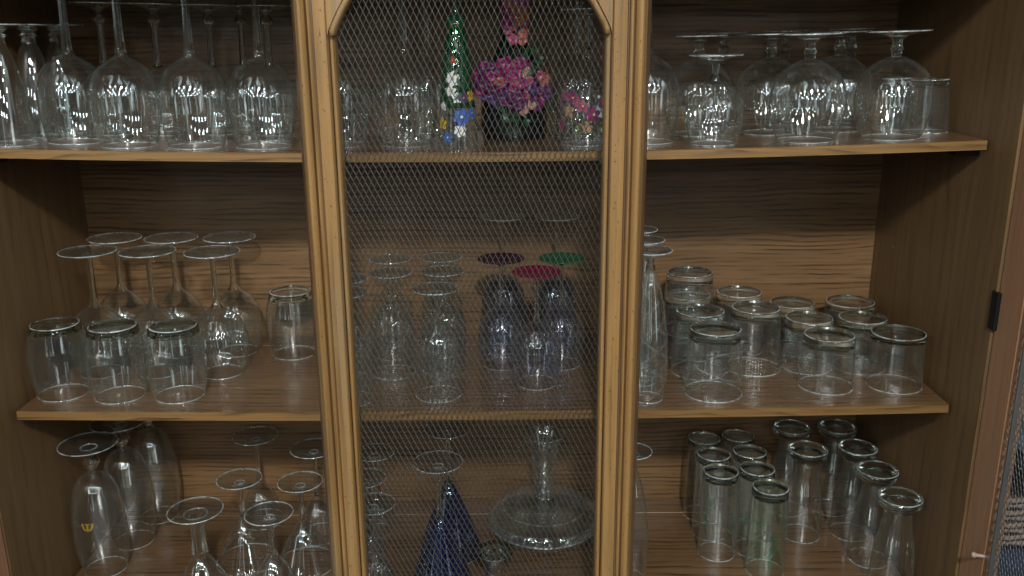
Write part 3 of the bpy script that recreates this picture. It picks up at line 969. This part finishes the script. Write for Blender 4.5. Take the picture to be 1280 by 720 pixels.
VARIANT = {81: 'plain_tall', 82: 'plain_tall', 84: 'plain_tall', 86: 'printed', 46: 'colored', 45: 'colored_purple', 47: 'colored_green', 55: 'cut_swirl', 87: 'printed_green', 64: 'pilsner_crown', 67: 'martini_fluted',
           50: 'flute_etched', 51: 'flute_etched', 52: 'flute_etched'}
KIND = {'rear_goblet': ('footed_goblet', 'goblet', 'small footed goblets behind the round brandy glasses'), 'trumpet': ('beer_glass', 'beer glass', 'trumpet beer glasses in the corner of the top shelf'),
        'wine': ('wine_glass', 'wine glass', 'large balloon wine glasses on the top shelf'),
        'rear_wine': ('wine_glass', 'wine glass', 'smaller wine glasses in the rear row of the top shelf'),
        'bottle': ('painted_bottle', 'bottle', None), 'pot': ('black_vase', 'vase', None), 'painted': ('painted_wine_glass', 'wine glass', None),
        'snifter': ('brandy_glass', 'brandy glass', None), 'brandy': ('brandy_glass', 'brandy glass', 'round brandy glasses on the top shelf'),
        'small_tumbler': ('small_tumbler', 'tumbler', 'small plain tumblers by the right side panel'),
        'beer_tumbler': ('stemless_tumbler', 'tumbler', 'stemless rounded tumblers on the middle shelf'),
        'balloon': ('balloon_goblet', 'goblet', 'balloon goblets on the middle shelf'),
        'water': ('water_goblet', 'goblet', 'water goblets behind the mesh'),
        'colored': ('wine_glass', 'wine glass', 'wine glasses with coloured feet'), 'tall': ('wine_glass', 'wine glass', 'smoky wine glasses behind the coloured feet'),
        'flute': ('champagne_flute', 'champagne flute', 'etched champagne flutes beside the right stile'),
        'cut_tumbler': ('thick_tumbler', 'tumbler', 'thick based tumblers on the middle shelf'),
        'green_base': ('short_tumbler', 'tumbler', 'short tumblers with green bases'), 'clear_base': ('short_tumbler', 'tumbler', 'short tumblers with clear ringed bases'),
        'pilsner': ('pilsner_glass', 'beer glass', 'footed pilsner glasses on the bottom shelf'), 'martini': ('martini_glass', 'martini glass', 'martini glasses on the bottom shelf'),
        'martini_small': ('martini_glass', 'martini glass', 'martini glasses on the bottom shelf'), 'cordial': ('cordial_glass', 'cordial glass', 'cordial glasses behind the mesh'),
        'blue': ('blue_wine_glass', 'wine glass', 'cobalt blue wine glasses'), 'decanter': ('ship_decanter', 'decanter', None), 'dessert': ('dessert_glass', 'dessert glass', None),
        'printed': ('tall_tumbler', 'tumbler', 'tall printed tumblers on the bottom shelf'), 'bell': ('bell_tumbler', 'tumbler', 'bell shaped tumblers on the bottom shelf')}

PLACES = [
(1,'trumpet',-0.6020,1.0940,-0.1292,0.0307,'trumpet beer glass upside down at the far left end of top shelf'),
(1,'trumpet',-0.6020,1.1650,-0.1292,0.0307,'trumpet beer glass upside down, middle of three in the left corner of top shelf'),
(1,'trumpet',-0.6015,1.2353,-0.1292,0.0306,'rearmost trumpet beer glass upside down in the left corner of top shelf'),
(1,'wine',-0.5384,1.1293,-0.1310,0.0272,'large balloon wine glass upside down, front row, overlapping the trumpet glasses'),
(1,'wine',-0.4623,1.1020,-0.1329,0.0231,'large balloon wine glass upside down, second from left in top shelf front row'),
(1,'wine',-0.3815,1.1029,-0.1346,0.0186,'large balloon wine glass upside down, third from left in top shelf front row'),
(1,'wine',-0.3008,1.1073,-0.1359,0.0142,'large balloon wine glass upside down just left of the left stile, top shelf front'),
(1,'rear_wine',-0.5362,1.2214,-0.1311,0.0271,'smaller wine glass in rear row behind the two leftmost balloon glasses, top shelf'),
(1,'rear_wine',-0.4678,1.2293,-0.1328,0.0234,'smaller wine glass in rear row between second and third balloon glasses, top shelf'),
(1,'rear_wine',-0.4012,1.2465,-0.1342,0.0197,'smaller wine glass with knobbed stem behind third balloon glass, top shelf'),
(1,'rear_wine',-0.3774,1.3110,-0.1347,0.0184,'smaller wine glass set deepest, against back panel, left part of top shelf'),
(1,'rear_wine',-0.3250,1.2500,-0.1356,0.0156,'smaller wine glass in rear row nearest the left stile, top shelf'),
(1,'wine',-0.2120,1.1250,-0.1370,0.0094,'large wine glass behind mesh beside the left stile, top shelf'),
(1,'wine',-0.1300,1.1300,-0.1376,0.0049,'large wine glass behind mesh, front one next to the green painted bottle'),
(1,'wine',-0.1100,1.2150,-0.1377,0.0038,'large wine glass behind mesh, rear one next to the green painted bottle'),
(1,'bottle',-0.0639,1.1040,-0.1378,0.0013,'conical green glass bottle painted with daisies and blue flowers behind mesh'),
(1,'pot',0.0045,1.1966,-0.1377,-0.0024,'black shouldered vase behind purple flowers on top shelf'),
(1,'painted',0.0930,1.1220,-0.1373,-0.0073,'wine glass with painted flowers on bowl, beside the right stile behind mesh'),
(1,'wine',0.0878,1.2124,-0.1374,-0.0070,'plain large wine glass standing behind the flower painted wine glass'),
(1,'wine',0.1684,1.1300,-0.1366,-0.0114,'large balloon wine glass half hidden by the right stile, top shelf'),
(1,'snifter',0.2444,1.0984,-0.1356,-0.0155,'smallest short stemmed brandy glass in front of another, top shelf right'),
(1,'brandy',0.2461,1.2056,-0.1356,-0.0156,'round brandy glass behind the smallest brandy glass, top shelf right'),
(1,'brandy',0.3375,1.1968,-0.1339,-0.0206,'round brandy glass standing third from the right stile in rear row, top shelf'),
(1,'brandy',0.3587,1.1075,-0.1335,-0.0218,'round brandy glass in front row, middle of top shelf right'),
(1,'brandy',0.4288,1.2061,-0.1318,-0.0256,'round brandy glass in rear row just left of the widest right one'),
(1,'brandy',0.4620,1.1075,-0.1309,-0.0274,'rightmost round brandy glass, nearest the right side panel on top shelf'),
(1,'small_tumbler',0.5009,1.1997,-0.1298,-0.0295,'small plain tumbler seen through the rightmost brandy glass'),
(1,'small_tumbler',0.5240,1.1500,-0.1291,-0.0308,'small plain tumbler at the right edge of the rightmost brandy glass'),
(2,'beer_tumbler',-0.5955,1.1148,-0.4604,0.0160,'stemless rounded tumbler with green base, leftmost in front row of middle shelf'),
(2,'beer_tumbler',-0.5179,1.1088,-0.4615,0.0137,'stemless rounded tumbler with green base, middle of three on middle shelf left'),
(2,'beer_tumbler',-0.4402,1.1108,-0.4625,0.0115,'stemless rounded tumbler with green base, right one of three on middle shelf left'),
(2,'beer_tumbler',-0.3258,1.2714,-0.4636,0.0082,'lone stemless rounded tumbler at the back beside the left stile, middle shelf'),
(2,'balloon',-0.5783,1.1922,-0.4606,0.0155,'balloon goblet upside down above the leftmost stemless tumblers, front goblet row'),
(2,'balloon',-0.4976,1.1949,-0.4618,0.0131,'balloon goblet upside down directly behind the middle and right stemless tumblers'),
(2,'balloon',-0.4089,1.1929,-0.4628,0.0106,'balloon goblet upside down, right end of front goblet row, middle shelf left'),
(2,'balloon',-0.5751,1.2729,-0.4607,0.0154,'balloon goblet upside down, left end of rear goblet row, middle shelf'),
(2,'balloon',-0.4943,1.2758,-0.4618,0.0131,'balloon goblet upside down, middle of rear goblet row, middle shelf'),
(2,'balloon',-0.4116,1.2813,-0.4628,0.0107,'balloon goblet upside down, right end of rear goblet row, middle shelf'),
(2,'water',-0.2130,1.0950,-0.4644,0.0050,'water goblet mostly hidden behind the left stile, front one, middle shelf'),
(2,'water',-0.2227,1.1614,-0.4643,0.0052,'water goblet mostly hidden behind the left stile, rear one, middle shelf'),
(2,'water',-0.1767,1.2676,-0.4645,0.0039,'water goblet behind mesh, rear one of the left pair, middle shelf'),
(2,'water',-0.1672,1.1908,-0.4646,0.0037,'water goblet behind mesh, front one of the left pair, middle shelf'),
(2,'water',-0.1032,1.2756,-0.4647,0.0018,'water goblet behind mesh, rearmost in the column of three, middle shelf'),
(2,'water',-0.0953,1.1984,-0.4648,0.0016,'water goblet behind mesh, middle of the column of three, middle shelf'),
(2,'water',-0.0982,1.1109,-0.4648,0.0017,'water goblet behind mesh, front one of the column of three, nearest shelf edge'),
(2,'colored',-0.0150,1.2220,-0.4648,-0.0007,'wine glass with dark purple foot behind mesh, middle shelf'),
(2,'colored',0.0328,1.1490,-0.4647,-0.0021,'wine glass with magenta red foot, front one of the coloured three'),
(2,'colored',0.0700,1.2211,-0.4646,-0.0032,'wine glass with green foot behind mesh, middle shelf'),
(2,'tall',-0.0130,1.2890,-0.4648,-0.0008,'tall smoky bowled wine glass behind the purple footed glass'),
(2,'tall',0.0670,1.2869,-0.4646,-0.0031,'tall smoky bowled wine glass behind the green footed glass'),
(2,'flute',0.1746,1.0931,-0.4641,-0.0062,'champagne flute etched with spiral lines, front one beside the right stile'),
(2,'flute',0.1749,1.1510,-0.4641,-0.0062,'champagne flute etched with spiral lines, middle of three beside right stile'),
(2,'flute',0.1754,1.2148,-0.4641,-0.0062,'champagne flute etched with spiral lines, rearmost of three beside right stile'),
(2,'cut_tumbler',0.2578,1.2647,-0.4635,-0.0086,'thick based tumbler at back with another tumbler stacked on it'),
(2,'cut_tumbler',0.2599,1.1869,-0.4635,-0.0086,'thick based tumbler between the stacked pair and the front swirled tumbler'),
(2,'cut_tumbler',0.2642,1.1092,-0.4635,-0.0087,'thick based tumbler with etched swirls, front left one, middle shelf right'),
(2,'cut_tumbler',0.3394,1.1968,-0.4627,-0.0109,'wide thick based tumbler right of the front swirled tumbler'),
(2,'cut_tumbler',0.3350,1.2745,-0.4628,-0.0108,'thick based tumbler half hidden behind the wide one, beside back panel'),
(2,'green_base',0.4129,1.2701,-0.4619,-0.0130,'short tumbler with green base, rearmost of its column of three'),
(2,'green_base',0.4147,1.1973,-0.4618,-0.0131,'short tumbler with green base, middle of its column of three'),
(2,'green_base',0.4181,1.1246,-0.4618,-0.0132,'short tumbler with green base, front one nearest shelf edge'),
(2,'clear_base',0.4961,1.2647,-0.4607,-0.0154,'short tumbler with clear ringed base, rear right corner of middle shelf'),
(2,'green_base',0.4874,1.1925,-0.4608,-0.0151,'short tumbler with green base between the two clear ringed ones, middle shelf right'),
(2,'clear_base',0.5084,1.1228,-0.4605,-0.0158,'short tumbler with clear ringed base, rightmost on middle shelf'),
(3,'pilsner',-0.5970,1.1602,-0.7545,-0.0000,'footed pilsner glass with gold crown emblem, front left on bottom shelf'),
(3,'pilsner',-0.5852,1.2340,-0.7545,-0.0000,'footed pilsner glass behind the crown marked one, bottom shelf left'),
(3,'pilsner',-0.5740,1.3080,-0.7545,-0.0000,'rearmost footed pilsner glass, its foot hidden by the middle shelf'),
(3,'martini',-0.4300,1.0905,-0.7545,-0.0000,'martini glass with thick fluted stem, leftmost on bottom shelf'),
(3,'martini',-0.3958,1.1781,-0.7545,-0.0000,'martini glass upside down behind and between the two front martini glasses'),
(3,'martini',-0.3281,1.0806,-0.7545,-0.0000,'martini glass upside down, front right one in the bottom left bay'),
(3,'martini',-0.3058,1.1678,-0.7545,-0.0000,'martini glass upside down beside the left stile, bottom shelf'),
(3,'martini_small',-0.4026,1.2927,-0.7545,-0.0000,'smaller tall stemmed martini glass at the back, bottom left bay'),
(3,'martini_small',-0.3020,1.2470,-0.7545,-0.0000,'smaller martini glass half hidden behind the left stile, bottom shelf'),
(3,'cordial',-0.1916,1.1005,-0.7545,-0.0000,'cordial glass with bright round foot, front one beside left stile, bottom shelf'),
(3,'cordial',-0.2138,1.1738,-0.7545,-0.0000,'cordial glass behind mesh, middle of three beside left stile, bottom shelf'),
(3,'cordial',-0.2118,1.2555,-0.7545,-0.0000,'cordial glass behind mesh, rear one of three beside left stile, bottom shelf'),
(3,'blue',-0.1008,1.0961,-0.7545,-0.0000,'wine glass with cobalt blue cone bowl, front one behind mesh'),
(3,'blue',-0.0950,1.2000,-0.7545,-0.0000,'wine glass with cobalt blue cone bowl, rear one behind mesh'),
(3,'decanter',0.0476,1.2570,-0.7545,0.0000,'wide flat ship decanter with flared mouth behind mesh, bottom shelf'),
(3,'dessert',-0.0262,1.0739,-0.7545,0.0000,'small dessert glass with thick round foot between blue glass and decanter'),
(3,'flute',0.1636,1.1264,-0.7545,0.0000,'tall flute half hidden behind the right stile, bottom shelf'),
(3,'printed',0.3005,1.3004,-0.7545,0.0000,'tall printed tumbler at back left of its group, bottom shelf right'),
(3,'printed',0.3559,1.3084,-0.7545,0.0000,'tall printed tumbler at back right of its group, bottom shelf right'),
(3,'printed',0.3036,1.2447,-0.7545,0.0000,'tall printed tumbler, second from back in left column, bottom shelf right'),
(3,'printed',0.3602,1.2528,-0.7545,0.0000,'tall printed tumbler, second from back in right column, bottom shelf right'),
(3,'printed',0.3021,1.1889,-0.7545,0.0000,'tall printed tumbler with green mark, front of left column, bottom shelf right'),
(3,'printed',0.3573,1.1971,-0.7545,0.0000,'tall printed tumbler just behind the greenest front tumbler, bottom shelf right'),
(3,'printed',0.3612,1.1414,-0.7545,0.0000,'green tinted printed tumbler, the frontmost of its group, bottom shelf'),
(3,'bell',0.4425,1.3150,-0.7545,0.0000,'bell shaped pilsner tumbler at back left, partly under the middle shelf edge'),
(3,'bell',0.5146,1.3150,-0.7545,0.0000,'bell shaped pilsner tumbler at back right, partly under the middle shelf edge'),
(3,'bell',0.4429,1.2374,-0.7545,0.0000,'bell shaped pilsner tumbler in front of the back left one'),
(3,'bell',0.5190,1.2415,-0.7545,0.0000,'bell shaped pilsner tumbler in front of the back right one'),
(3,'bell',0.5210,1.1694,-0.7545,0.0000,'bell shaped pilsner tumbler second from front by right side panel'),
(3,'bell',0.5210,1.0910,-0.7545,0.0000,'bell shaped pilsner tumbler frontmost, nearest the right side panel'),
(1,'rear_goblet',0.3000,1.3020,-0.1346,-0.0186,'small footed goblet in back row behind the smallest brandy glass, top shelf right'),
(1,'rear_goblet',0.3860,1.3020,-0.1328,-0.0233,'small footed goblet in back row between the middle brandy glasses, top shelf right'),
(1,'rear_goblet',0.4780,1.3020,-0.1305,-0.0283,'small footed goblet in back row, nearest the right corner of top shelf'),
]


def put(t, kind, x, y, z, tilt, rz, label):
    nm, cat, grp = KIND[kind]
    o = tag(empty(nm, (x, y, z)), label, cat, grp)
    o.rotation_euler = (0, tilt, 0)
    for pn, me, mt in TYPES[t]['parts']:
        c = link(pn, me, mt, o)
        if pn in ('etched_rings', 'etched_spiral', 'etched_swirl', 'leaf_print', 'crown_emblem', 'shoulder_rings') or pn.endswith('_paint'): c['kind'] = 'stuff'
        c.rotation_euler = (0, 0, rz)
    return o


rnd = random.Random(5)
for i, (k, kind, x, y, dummy, tilt, label) in enumerate(PLACES):
    t = VARIANT.get(i, kind)
    z = shelf_z(k, x) + 0.0002
    rz = rnd.uniform(-PI, PI)
    if t in ('bottle', 'painted', 'pilsner_crown', 'cut_swirl', 'flute_etched', 'printed_green'): rz = 0.0
    if i == 80: t = 'flute'
    put(t, kind, x, y, z, tilt, rz, label)
    if i == 53:
        put('cut_tumbler', kind, x + 0.0008, y - 0.0005, z + 0.034, tilt, 0.4, 'thick based tumbler stacked on top of another at the back, tallest tumbler on middle shelf')

# ---------------------------------------------------------------- porcelain flower spray in front of the black vase
bx, by = PLACES[16][2], PLACES[16][3]
bz = shelf_z(1, bx)
sp = tag(empty('flower_spray', (bx, by - 0.046, bz)), 'spray of purple, pink and peach flowers in front of the black vase', 'flowers')


def petal_mesh(seed, n=5, r=0.0075):
    rnd = random.Random(seed)
    vs, fs = [], []
    for k in range(n):
        a0 = 2 * PI * k / n + rnd.uniform(-.15, .15)
        rr = r * rnd.uniform(.85, 1.1)
        b = len(vs)
        W = [(0.0, 0.12), (0.35, 0.42), (0.7, 0.55), (0.95, 0.36)]
        for t, w in W:
            for s in (-1, 0, 1):
                u = t * rr
                v = s * w * rr
                h = -0.35 * rr * math.sin(t * 2.0) - (0.12 * rr if s else 0) * t + 0.5 * rr * (t > .9)
                vs.append((u * math.cos(a0) - v * math.sin(a0), h, u * math.sin(a0) + v * math.cos(a0)))
        for i in range(3):
            for j in range(2):
                q = b + 3 * i + j
                fs.append((q, q + 1, q + 4, q + 3))
    return mesh('floret', vs, fs, True)


fm = {}
cols = ['purple', 'purple', 'violet', 'pink', 'magenta', 'magenta', 'purple', 'peach', 'orange', 'cream']
for c in set(cols + ['leaf']):
    for q in range(2):
        me = petal_mesh(hash(c) % 97 + q if False else len(c) * 7 + q, 5 if c != 'leaf' else 6, 0.0072 if c != 'leaf' else 0.009)
        me.materials.append(M['f_' + c])
        fm[(c, q)] = me
spots = []
rnd = random.Random(21)
tries = 0
while len(spots) < 74 and tries < 6000:
    tries += 1
    if len(spots) < 56:
        # main cluster: wider to the left, sloping down to the right
        u, v = rnd.uniform(-.050, .044), rnd.uniform(.040, .108)
        if ((u + .003) / .047) ** 2 + ((v - .070 + .25 * u * 0.6) / .030) ** 2 > 1: continue
        dep = -0.006 + 0.35 * abs(u) + 0.2 * abs(v - .07)
    else:
        u, v = rnd.uniform(-.014, .022), rnd.uniform(.124, .175)
        if ((u - .004) / .017) ** 2 + ((v - .152) / .030) ** 2 > 1: continue
        dep = 0.016
    if any(math.hypot(u - a, v - b) < .0074 for a, b, _ in spots): continue
    spots.append((u, v, dep))
for u, v, dep in spots:
    if v > .12: c = rnd.choice(('pink', 'magenta', 'peach', 'pink', 'orange'))
    elif u < -.018: c = rnd.choice(('purple', 'violet', 'purple', 'magenta'))
    elif abs(u) < .022 and v > .06: c = rnd.choice(('cream', 'peach', 'purple', 'pink', 'magenta', 'magenta'))
    else: c = rnd.choice(cols)
    o = link('floret', fm[(c, rnd.randint(0, 1))], None, sp)
    o.location = (u, dep - rnd.uniform(0, .004), v)
    o.rotation_euler = (rnd.uniform(-.5, .3), rnd.uniform(0, 6), rnd.uniform(-.5, .5) + u * 8)
    s = rnd.uniform(.85, 1.2)
    o.scale = (s, s, s)
# leaves and the wiry stems that hold the spray up from the shelf
for i in range(24):
    a = rnd.uniform(0, 2 * PI)
    u, v = (.022 + .014 * math.cos(a), .098 + .010 * math.sin(a)) if i < 11 else (.004 + .018 * math.cos(a), .036 + .008 * math.sin(a))
    l, w = rnd.uniform(.010, .016), .0028
    p = leaf_poly(0, 0, l, w, rnd.uniform(0, 6.28), 5)
    o = link('leaf', mesh('leaf', [(x, 0.002 * math.sin(x * 300) , z) for x, z in p], [tuple(range(len(p)))]), 'f_leaf', sp)
    o.location = (u, 0.004 - rnd.uniform(0, .006), v)
    o.rotation_euler = (rnd.uniform(-.5, .5), 0, rnd.uniform(-.5, .5))


def tube(name, pts, r, mat, parent, seg=8):
    vs, fs = [], []
    for i, p in enumerate(pts):
        a, b = Vector(pts[max(0, i - 1)]), Vector(pts[min(len(pts) - 1, i + 1)])
        d = (b - a).normalized()
        q = d.to_track_quat('Z', 'Y')
        for k in range(seg):
            t = 2 * PI * k / seg
            vs.append(Vector(p) + q @ Vector((r * math.cos(t), r * math.sin(t), 0)))
    for i in range(len(pts) - 1):
        for k in range(seg):
            j = (k + 1) % seg
            fs.append((i * seg + k, i * seg + j, (i + 1) * seg + j, (i + 1) * seg + k))
    fs += [tuple(range(seg)), tuple(range((len(pts) - 1) * seg, len(pts) * seg))]
    return link(name, mesh(name, vs, fs, True), mat, parent)


for i in range(3):
    dx = -.014 + i * .013
    tube('stem', [(dx * .25, .002, .0008), (dx * .35, .001, .018), (dx * .7, .003, .04), (dx, .007, .075), (dx * .7 + .002, .016, .11 if i % 2 else .150)], .0006, 'f_leaf', sp)
